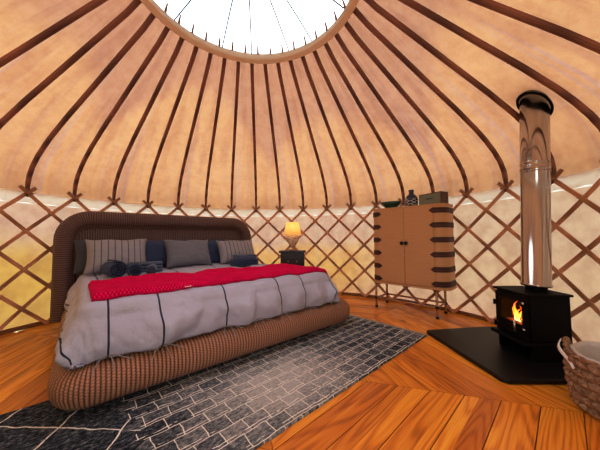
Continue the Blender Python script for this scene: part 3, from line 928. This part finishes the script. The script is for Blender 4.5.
# ------------------------------------------------------------------ cabinet
def cabinet():
    A=Vector((1.511,1.796)); B=Vector((2.089,1.209)); d=(B-A).normalized(); nrm=Vector((-d.y,d.x))
    if nrm.dot(A)<0: nrm=-nrm     # outwards
    c=(A+B)/2+nrm*.19+d*.0; rz=atan2(d.y,d.x)    # local x along the front, local y towards the wall
    root=empty('sideboard_cabinet',(c.x,c.y,0),rz,'tall two-door oak cabinet with dark pointed corner bands on a thin metal stand','cabinet')
    W,D=.455,.215; r=.14
    fix=1
    XO=.05; W=.505
    def outline(o=0,seg=10): return [(x+XO,y) for x,y,_,_ in rr_path(-W-o,W+o,-D-o,D+o,r+o,seg)]
    m=MB(); m.prism(outline(0),.385,1.405); m.build('body',MAT['oak'],root,bevel=.003)
    m=MB(); m.prism(outline(.006),1.405,1.423); m.build('top',MAT['oak'],root,bevel=.004)
    m=MB(); m.prism(outline(.010),.358,.385); m.build('stand_rim',MAT['oak'],root,bevel=.004)
    # doors on the flat front
    for sx,hx in ((-1,-.028),(1,.028)):
        m=MB(); xa,xb=(-W+.135,-.002) if sx<0 else (.002,W-.135)
        m.box(xa+XO,xb+XO,-D-.014,-D-.0005,.40,1.395)
        dr=m.build('door',MAT['oak'],root,bevel=.002)
        k=MB(); k.tube([(hx+XO,-D-.014,.93),(hx+XO,-D-.022,.93),(hx+XO,-D-.028,.93),(hx+XO,-D-.040,.93)],[.009,.010,.026,.022],16)
        k.build('knob',MAT['knob'],dr,smooth=True)
    # inlay bands wrapping each rounded corner, with pointed tips on the front
    for sx in (-1,1):
        for i in range(6):
            zc=.425+.183*i; hh=.033
            if i==0: zc=.43
            path=[]
            # from front tip round the corner to the back
            path.append((W-.155-.03,-D,0))
            path.append((W-.155,-D,.72)); path.append((W-.142,-D,1)); path.append((W-r,-D,1))
            for k in range(1,9):
                a=radians(-90+90*k/8); path.append((W-r+r*cos(a),-D+r+r*sin(a),1))
            path.append((W,D-r,1))
            for k in range(1,9):
                a=radians(90*k/8); path.append((W-r+r*cos(a),D-r+r*sin(a),1))
            m=MB(); rows=[[],[],[],[]]
            cxm,cym=W-r,0
            for q,(x,y,s) in enumerate(path):
                # outward normal
                if y<=-D+1e-6: n=(0,-1)
                elif y>=D-1e-6: n=(0,1)
                elif abs(y)<=D-r+1e-6: n=(1,0)
                else:
                    cy=-(D-r) if y<0 else D-r; L_=math.hypot(x-(W-r),y-cy); n=((x-(W-r))/L_,(y-cy)/L_)
                o=.0165 if q<3 else .0165 if q==3 else .006
                if q in(0,1,2,3): o=.0175
                e=[(x-n[0]*.002,y-n[1]*.002),(x+n[0]*o,y+n[1]*o)]
                h=hh*max(s,.03)
                rows[0].append((sx*e[0][0]+XO,e[0][1],zc-h)); rows[1].append((sx*e[1][0]+XO,e[1][1],zc-h))
                rows[2].append((sx*e[1][0]+XO,e[1][1],zc+h)); rows[3].append((sx*e[0][0]+XO,e[0][1],zc+h))
            m.grid(rows,uvf=lambda i,j:(j*.05,i*.02+sx))
            m.build('inlay_band',MAT['inlay'],root)
    # stand: legs, collars, feet, stretchers
    for lx in (-.41,.41):
        for ly in (-.165,.165):
            lg=MB(); lg.tube([(lx,ly,.0),(lx,ly,.36)],.0150,12); lo=lg.build('leg',MAT['brass'],root,smooth=True,bevel=0)
            c_=MB(); c_.lathe([(.001,0),(.019,0),(.021,.012),(.018,.028),(.0125,.03)],16,(lx,ly)); c_.build('foot_cap',MAT['blk'],lo,smooth=True)
            c_=MB(); c_.lathe([(.0125,.118),(.019,.122),(.021,.135),(.019,.15),(.0125,.154)],16,(lx,ly)); c_.build('joint',MAT['blk'],lo,smooth=True)
    for a,b in (((-.41,-.165),(.41,-.165)),((-.41,.165),(.41,.165)),((-.41,-.165),(-.41,.165)),((.41,-.165),(.41,.165))):
        m=MB(); m.tube([(a[0],a[1],.136),(b[0],b[1],.136)],.012,10); m.build('stretcher',MAT['brass'],root,smooth=True)
    def at(x,y,z=1.4235): return (c.x+x*cos(rz)-y*sin(rz), c.y+x*sin(rz)+y*cos(rz), z)
    # bowl
    m=MB(); m.lathe([(r*1.1,z*1.5) for r,z in [(.0005,.0),(.05,.0),(.052,.006),(.085,.02),(.128,.045),(.147,.066),(.141,.068),(.122,.052),(.08,.028),(.04,.014),(.0005,.012)]],40,squash=.8)
    tag(m.build('bowl',MAT['green'],smooth=True,loc=at(-.22,-.02),rz=rz),'shallow dark green glazed bowl on the left of the cabinet top','bowl')
    m=MB(); m.lathe([(r*1.15,z*1.3) for r,z in [(.0005,.0),(.05,.0),(.066,.012),(.072,.045),(.071,.085),(.058,.118),(.030,.138),(.026,.158),(.034,.182),(.029,.184),(.021,.16),(.0005,.15)]],32)
    tag(m.build('vase',MAT['vase'],smooth=True,loc=at(.085,-.03),rz=rz),'small dark blue vase with white diamond pattern in the middle of the cabinet top','vase')
    rd=empty('tabletop_radio',at(.36,-.03),rz+radians(-20),'boxy vintage radio with olive cloth front in a dark case on the cabinet','radio')
    m=MB(); m.box(-.165,.165,-.06,.075,.0,.155); m.build('case',MAT['radiowood'],rd,bevel=.005)
    m=MB(); m.box(-.155,.155,-.066,-.058,.012,.143); g=m.build('grille',MAT['grille'],rd,bevel=.003)
    m=MB(); m.prism([(.062*cos(2*pi*i/28),.011*sin(2*pi*i/28)) for i in range(28)],0,.003)
    bo=m.build('badge',MAT['badge'],g,loc=(.0,-.066,.082)); bo.rotation_euler=(pi/2,0,0); bo['label']='small long oval badge'
cabinet()

# ------------------------------------------------------------------ nightstand + lamp
def nightstand():
    x,y=.295,2.37; root=empty('nightstand',(x,y,0),0,'small near-black wooden nightstand with drawers beyond the right end of the bed','nightstand')
    w,d,h=.195,.15,.80
    m=MB(); m.box(-w,w,-d,d,.10,h-.03); m.build('case',MAT['night'],root,bevel=.004)
    m=MB(); m.box(-w-.025,w+.025,-d-.02,d+.01,h-.03,h); m.build('top',MAT['night'],root,bevel=.006)
    for sx in (-1,1):
        for sy in (-1,1):
            m=MB(); m.box(sx*(w-.02)-.018,sx*(w-.02)+.018,sy*(d-.02)-.018,sy*(d-.02)+.018,0,.10); m.build('leg',MAT['night'],root,bevel=.003)
    for i in range(3):
        z0=.13+.205*i
        m=MB(); m.box(-w+.025,w-.025,-d-.014,-d,z0,z0+.185); dr=m.build('drawer',MAT['night'],root,bevel=.005)
        for kx in (-.07,.07):
            k=MB(); k.tube([(kx,-d-.012,z0+.09),(kx,-d-.03,z0+.09)],[.008,.013],12); k.build('knob',MAT['brass'],dr,smooth=True)
    L=empty('table_lamp',(x+.0,y,h),0,'lit table lamp with pleated cream shade and glass urn base on the dark nightstand','lamp')
    m=MB(); m.lathe([(.0005,0),(.075,0),(.078,.012),(.05,.022),(.02,.03),(.014,.04)],24); m.build('foot',MAT['brass'],L,smooth=True)
    m=MB(); m.lathe([(.014,.04),(.03,.06),(.055,.10),(.085,.155),(.10,.20),(.09,.225),(.04,.245),(.012,.255)],24)
    t=NT('lamp_glass'); t.bsdf((.95,.80,.62),.12,0,None,.6); t.last.inputs['Transmission Weight'].default_value=.55; m.build('urn',t.m,L,smooth=True)
    for k in range(10):
        a=2*pi*k/10; m=MB()
        m.tube([(cos(a)*r,sin(a)*r,z) for r,z in ((.03,.055),(.058,.10),(.088,.155),(.103,.20),(.093,.228),(.04,.248))],.004,6); m.build('urn_rib',MAT['brass'],L,smooth=True)
    m=MB(); m.tube([(0,0,.04),(0,0,.34)],.006,8); m.build('stem',MAT['brass'],L,smooth=True)
    m=MB(); m.lathe([(.150,.255),(.151,.262),(.145,.30),(.135,.36),(.122,.42),(.112,.468),(.110,.475)],64)
    m.build('lamp_shade',MAT['shade'],L,smooth=True)
    m=MB(); m.lathe([(.0005,.33),(.02,.34),(.028,.365),(.018,.39),(.0005,.395)],16)
    t=NT('bulb_mat'); e=t.n('ShaderNodeEmission',inp={'Color':(1,.72,.38,1),'Strength':12}); t.t.links.new(e.outputs[0],t.out.inputs[0])
    m.build('bulb',t.m,L,smooth=True)
    li=bpy.data.lights.new('lamp_light','POINT'); li.energy=4.2; li.color=(1,.76,.44); li.shadow_soft_size=.03
    lo=bpy.data.objects.new('lamp_light',li); COL.objects.link(lo); lo.location=(x,y,h+.37)
nightstand()

# ------------------------------------------------------------------ hearth, stove, flue
def hearth():
    m=MB(); m.prism([(1.738,.755),(1.733,.73),(1.80,-.15),(1.83,-.185),(2.55,-.20),(2.74,.10),(2.66,.80),(2.58,.86),(2.40,.865),(1.76,.775)][::-1],.0005,.032)
    tag(m.build('stove_hearth',MAT['slate'],bevel=.008),'flat black slate hearth slab on the floor under the stove','hearth')
hearth()
SX,SY=2.385,.225
def stove():
    root=empty('wood_stove',(SX,SY,.032),radians(-2),'small black cast iron wood-burning stove with a fire behind its glass door','stove')
    # local: front faces -x. half sizes
    hx,hy=.165,.175; hb=.140; z0,z1=.145,.50
    m=MB()
    t=.012
    m.box(-hx,hb,-hy,-hy+t,z0,z1); m.box(-hx,hb,hy-t,hy,z0,z1); m.box(hb-t,hb,-hy,hy,z0,z1); m.box(-hx,hb,-hy,hy,z0,z0+t); m.box(-hx,hb,-hy,hy,z1-t,z1); m.box(-hx,-hx+.01,-hy,hy,z0,z0+.112)
    m.build('firebox',MAT['iron'],root,bevel=.002)
    m=MB(); m.box(-hx-.022,hb+.010,-hy-.022,hy+.022,z1,z1+.018); m.build('top_plate',MAT['iron'],root,bevel=.005)
    # stand with log space
    m=MB(); m.box(-hx-.06,hb,-hy-.01,hy+.02,.115,.145); m.build('ash_shelf',MAT['iron'],root,bevel=.008)
    m=MB(); m.box(-hx-.0,hb,-hy,-hy+.02,0,.115); m.box(-hx-.0,hb,hy-.02,hy,0,.115); m.box(hb-.02,hb,-hy,hy,0,.115); m.build('stand',MAT['iron'],root)
    # door: frame with opening
    fx0,fx1=-hx-.022,-hx+.0; oz0,oz1=z0+.115,z1-.05; oy=.118
    m=MB(); 
    m.box(fx0,fx1,-hy+.008,hy-.008,oz1,z1-.012); m.box(fx0,fx1,-hy+.008,hy-.008,z0+.07,oz0)
    m.box(fx0,fx1,-hy+.008,-oy,oz0,oz1); m.box(fx0,fx1,oy,hy-.008,oz0,oz1)
    d=m.build('door',MAT['iron'],root,bevel=.003)
    g=MB(); g.box(fx0+.009,fx0+.013,-oy,oy,oz0,oz1)
    gl=NT('stove_glass'); a=gl.n('ShaderNodeBsdfTransparent',inp={'Color':(.86,.80,.76,1)}); q=gl.n('ShaderNodeBsdfGlossy',inp={'Roughness':.08,'Color':(.5,.5,.5,1)}); mm=gl.n('ShaderNodeMixShader',inp={0:.06}); gl.t.links.new(a.outputs[0],mm.inputs[1]); gl.t.links.new(q.outputs[0],mm.inputs[2]); gl.t.links.new(mm.outputs[0],gl.out.inputs[0])
    g.build('glass',gl.m,d)
    h=MB(); h.tube([(fx0-.03,-.082,z0+.055),(fx0-.032,-.082,z0+.145)],.0075,10); h.tube([(fx0,-.082,z0+.135),(fx0-.032,-.082,z0+.138)],.006,8)
    ho=h.build('handle',MAT['nickel'],d,smooth=True); ho['label']='upright nickel handle'
    for zz in (z0+.09,z1-.06):
        k=MB(); k.tube([(fx0-.002,-hy+.028,zz),(fx0-.016,-hy+.028,zz)],.010,12); k.build('catch',MAT['nickel'],d,smooth=True)
    for zz in (z0+.05,z1-.12):
        k=MB(); k.tube([(fx0-.0,hy+.004,zz-.022),(fx0-.0,hy+.004,zz+.022)],.011,10); k.build('hinge',MAT['iron'],root,smooth=True)
    m=MB(); m.box(fx0+.002,fx1,-hy+.008,hy-.008,z0+.008,z0+.062); m.build('ash_door',MAT['iron'],root,bevel=.003)
    k=MB(); k.lathe([(.001,0),(.02,0),(.022,.006),(.016,.014),(.001,.015)],20); ko=k.build('air_control',MAT['iron'],root,smooth=True,loc=(fx0+.002,.0,z0+.036)); ko.rotation_euler=(0,-pi/2,0)
    # fire
    m=MB(); m.box(-hx+.02,hx-.03,-.14,.14,z0+.014,z0+.10); m.build('ember_bed',MAT['ember'],root)
    for (y,x,rz) in ((-.05,-.05,.3),(.05,-.06,-.4)):
        m=MB(); m.tube([(x-.03,y-.08,z0+.125),(x+.02,y+.08,z0+.13)],.026,10); m.build('log',MAT['ember'],root,smooth=True)
    rnd=random.Random(11)
    for (y,h_,w,x) in ((.045,.165,.010,-.10),(.030,.11,.012,-.09),(.005,.135,.008,-.10),(.062,.13,.007,-.10),(.018,.07,.010,-.11),(-.05,.06,.012,-.115),(-.02,.08,.013,-.09),(-.035,.15,.008,-.10),(-.06,.10,.010,-.095),(-.08,.155,.011,-.10),(-.098,.09,.008,-.09),(.08,.06,.010,-.08)):
        m=MB(); b=Vector((x,y,z0+.105)); ph=rnd.uniform(0,6)
        pts=[b+Vector((.006*sin(ph+f*5),.030*sin(ph+f*7)*f,h_*f)) for f in [i/10 for i in range(11)]]
        rad=[w*(sin(pi*(.18+.82*f))**.8)*(1-.55*f)+.0006 for f in [i/10 for i in range(11)]]
        m.tube(pts,rad,8); m.build('flame',MAT['flame'],root,smooth=True)
    li=bpy.data.lights.new('fire_light','POINT'); li.energy=.35; li.color=(1,.25,.05); li.shadow_soft_size=.03
    lo=bpy.data.objects.new('fire_light',li); COL.objects.link(lo); lo.location=(SX-.10,SY,.032+z0+.26)
    # flue
    fl=empty('stove_flue',(SX+.025,SY-.015,.552),0,'tall polished stainless steel flue pipe rising from the stove through the roof','flue')
    m=MB(); m.lathe([(.072,0),(.072,.05),(.062,.055),(.062,.0),(.072,0)],40); m.build('collar',MAT['iron'],fl,smooth=False)
    m=MB(); m.lathe([(.099,.035),(.103,.038),(.103,.055),(.097,.058),(.097,1.02),(.099,1.025),(.1025,1.03),(.1025,1.04),(.099,1.045),(.099,1.075),(.1025,1.08),(.099,1.09),(.099,1.85),(.085,1.85),(.085,.036),(.099,.035)],64)
    m.build('pipe',MAT['steel'],fl,smooth=True)
    m=MB(); m.tube([(.099*cos(a),.099*sin(a)*1,1.005+.0) for a in [2*pi*i/40 for i in range(40)]],.0045,6,closed=True); m.build('clamp_band',MAT['steel'],fl,smooth=True)
    fl.rotation_euler=(0,radians(2.6),0)
    # roof flashing, a tilted collar that follows the roof
    f=MB(); n=40; rin,rout=.093,.118
    rad=math.hypot(SX+.035,SY-.015); ux,uy=(SX+.035)/rad,(SY-.015)/rad
    def rz_(r):
        for (r0,z0_),(r1,z1_) in zip(PROF[:-1],PROF[1:]):
            if r<=r0 and r>=r1: return z0_+(z1_-z0_)*(r0-r)/(r0-r1)
        return PROF[0][1]
    for k,(ra,off) in enumerate(((.093,-.006),(.125,-.006),(.125,-.012),(.093,-.012))): pass
    rows=[]
    for ra,off in ((.101,.006),(.122,.006),(.122,.0),(.101,.0),(.101,.006)):
        row=[]
        for i in range(n):
            a=2*pi*i/n; dx,dy=ra*cos(a),ra*sin(a); px,py=SX+.035+.07+dx,SY-.015+dy
            r_=math.hypot(px,py); row.append((dx,dy,rz_(r_)+.018+off-.552))
        rows.append(row)
    f.grid(rows,closed_u=True); o=f.build('roof_flashing',MAT['iron'],fl,smooth=False); o['label']='dark metal collar where the pipe leaves through the roof'
stove()

# ------------------------------------------------------------------ basket
def basket():
    bx,by=2.235,-.50
    root=empty('woven_basket',(bx,by,0.002),0,'round chunky woven rope basket with white cloth lining beside the stove hearth','basket')
    m=MB(); n=240; rows_n=6; per=12; H=.295
    def rad(z):
        f=z/H; return .190+.026*sin(pi/2*min(1,f/.7))
    rows=[]
    tot=rows_n*per
    for j in range(tot+1):
        z=H*j/tot; ri=j//per; ph=(j%per)/per
        row=[]
        for i in range(n):
            a=2*pi*i/n; lump=abs(sin(a*12+(ri%2)*pi/2+ph*1.6))**.7; bulge=sin(pi*ph)
            d=.030*bulge**.8*(.2+.8*lump)+.003*noise(a*12,z*40,2)
            r_=rad(z)+d; row.append((r_*cos(a),r_*sin(a),z))
        rows.append(row)
    m.grid([[(.002*cos(2*pi*i/n),.002*sin(2*pi*i/n),.002) for i in range(n)]]+rows,closed_u=True)
    m.build('weave',MAT['basket'],root,smooth=True)
    m=MB()
    # braided rim
    for s in (0,pi):
        pts=[((rad(H)+.004+.008*cos(12*a+s))*cos(a),(rad(H)+.004+.008*cos(12*a+s))*sin(a),H+.004+.008*sin(12*a+s)) for a in [2*pi*i/180 for i in range(180)]]
        m.tube(pts,.009,7,closed=True)
    m.build('rim',MAT['basket'],root,smooth=True)
    # lining
    m=MB(); nn=90; rows=[]
    for r_,z in ((.0,.03),(.12,.03),(rad(.1)-.018,.09),(rad(.2)-.016,.2),(rad(H)-.018,H),(rad(H)-.016,H+.028),(rad(H)-.010,H+.030),(rad(H)-.012,H+.0)):
        rows.append([((r_+.004*sin(a*9)*(z>.1)+.001)*cos(a),(r_+.004*sin(a*9)*(z>.1)+.001)*sin(a),z+.006*sin(a*5+1)*(z>.25)) for a in [2*pi*i/nn for i in range(nn)]])
    m.grid(rows,closed_u=True); o=m.build('lining',MAT['lining'],root,smooth=True); o['label']='white cloth lining'
    # loop handles
    for aa in (radians(126),radians(126-180)):
        m=MB(); R0=rad(H)+.006
        for s in (0,pi):
            pts=[]
            for i in range(41):
                f=i/40; th=(f-.5)*.50; zz=H-.015+.070*sin(pi*f)**.6; rr=R0+.004
                pts.append(((rr+.007*cos(f*26+s))*cos(aa+th),(rr+.007*cos(f*26+s))*sin(aa+th),zz+.007*sin(f*26+s)))
            m.tube(pts,.010,7)
        m.build('handle',MAT['basket'],root,smooth=True)
    aa=radians(126); m=MB()
    pts=[];nr=[]
    for i in range(25):
        f=i/24; th=-.36+f*.80; zz=H+.022-.075*max(0,(f-.0))**1.3; 
        rr=rad(H)+.034+.01*sin(f*6)
        a=aa+.25 -.0+ (f-.3)*.75; pts.append((rr*cos(a),rr*sin(a),H+.045-.10*f)); nr.append((cos(a),sin(a),.3))
    m.strip(pts,nr,[.030*(1-.5*(i/24)) for i in range(25)],.006)
    o=m.build('tie_tape',MAT['white'],root,smooth=True); o['label']='white cotton tie hanging from the handle'
basket()

# ground outside
m=MB(); m.lathe([(3.3,-.25),(12,-.25)],48); struct(m.build('ground',MAT['grass']))

# ------------------------------------------------------------------ light
w=bpy.data.worlds.new('sky'); SC.world=w; w.use_nodes=True; nt=w.node_tree; nt.nodes.clear()
out=nt.nodes.new('ShaderNodeOutputWorld'); bg=nt.nodes.new('ShaderNodeBackground'); bg.inputs['Color'].default_value=(.86,.93,1,1); bg.inputs['Strength'].default_value=3.5
tc=nt.nodes.new('ShaderNodeTexCoord'); no=nt.nodes.new('ShaderNodeTexNoise'); no.inputs['Scale'].default_value=2.5
rp=nt.nodes.new('ShaderNodeValToRGB'); rp.color_ramp.elements[0].position=.4; rp.color_ramp.elements[0].color=(.72,.86,1,1); rp.color_ramp.elements[1].position=.6; rp.color_ramp.elements[1].color=(.92,.97,1,1)
nt.links.new(tc.outputs['Generated'],no.inputs['Vector']); nt.links.new(no.outputs[0],rp.inputs[0]); nt.links.new(rp.outputs[0],bg.inputs['Color'])
nt.links.new(bg.outputs[0],out.inputs[0])
su=bpy.data.lights.new('sun','SUN'); su.energy=1.3; su.angle=radians(2); su.color=(1,.93,.82)
so=bpy.data.objects.new('sun',su); COL.objects.link(so)
dirv=Vector((-.45,.75,.80)).normalized()   # towards the sun
so.rotation_euler=dirv.to_track_quat('Z','Y').to_euler(); so.location=dirv*8

# ------------------------------------------------------------------ camera
cd=bpy.data.cameras.new('camera'); cam=bpy.data.objects.new('camera',cd); COL.objects.link(cam); SC.camera=cam
cd.sensor_width=36; cd.lens=.8512*18; cd.clip_start=.02
pitch=.0532; roll=-.0073
c,s=cos(pitch),sin(pitch); cr,sr=cos(roll),sin(roll)
right=Vector((cr,-s*sr,c*sr)); up=Vector((-sr,-cr*s,cr*c)); fw=Vector((0,c,s))
Mx=Matrix((right,up,-fw)).transposed().to_4x4(); Mx.translation=Vector((.422,-1.9708,1.0)); cam.matrix_world=Mx

SC.view_settings.view_transform='Standard'; SC.view_settings.look='None'; SC.view_settings.exposure=0; SC.view_settings.gamma=1

vs=SC.view_settings; vs.use_curve_mapping=True
cm=vs.curve_mapping; cv=cm.curves[3]
cv.points.new(.22,.17); cv.points.new(.70,.735); cm.update()
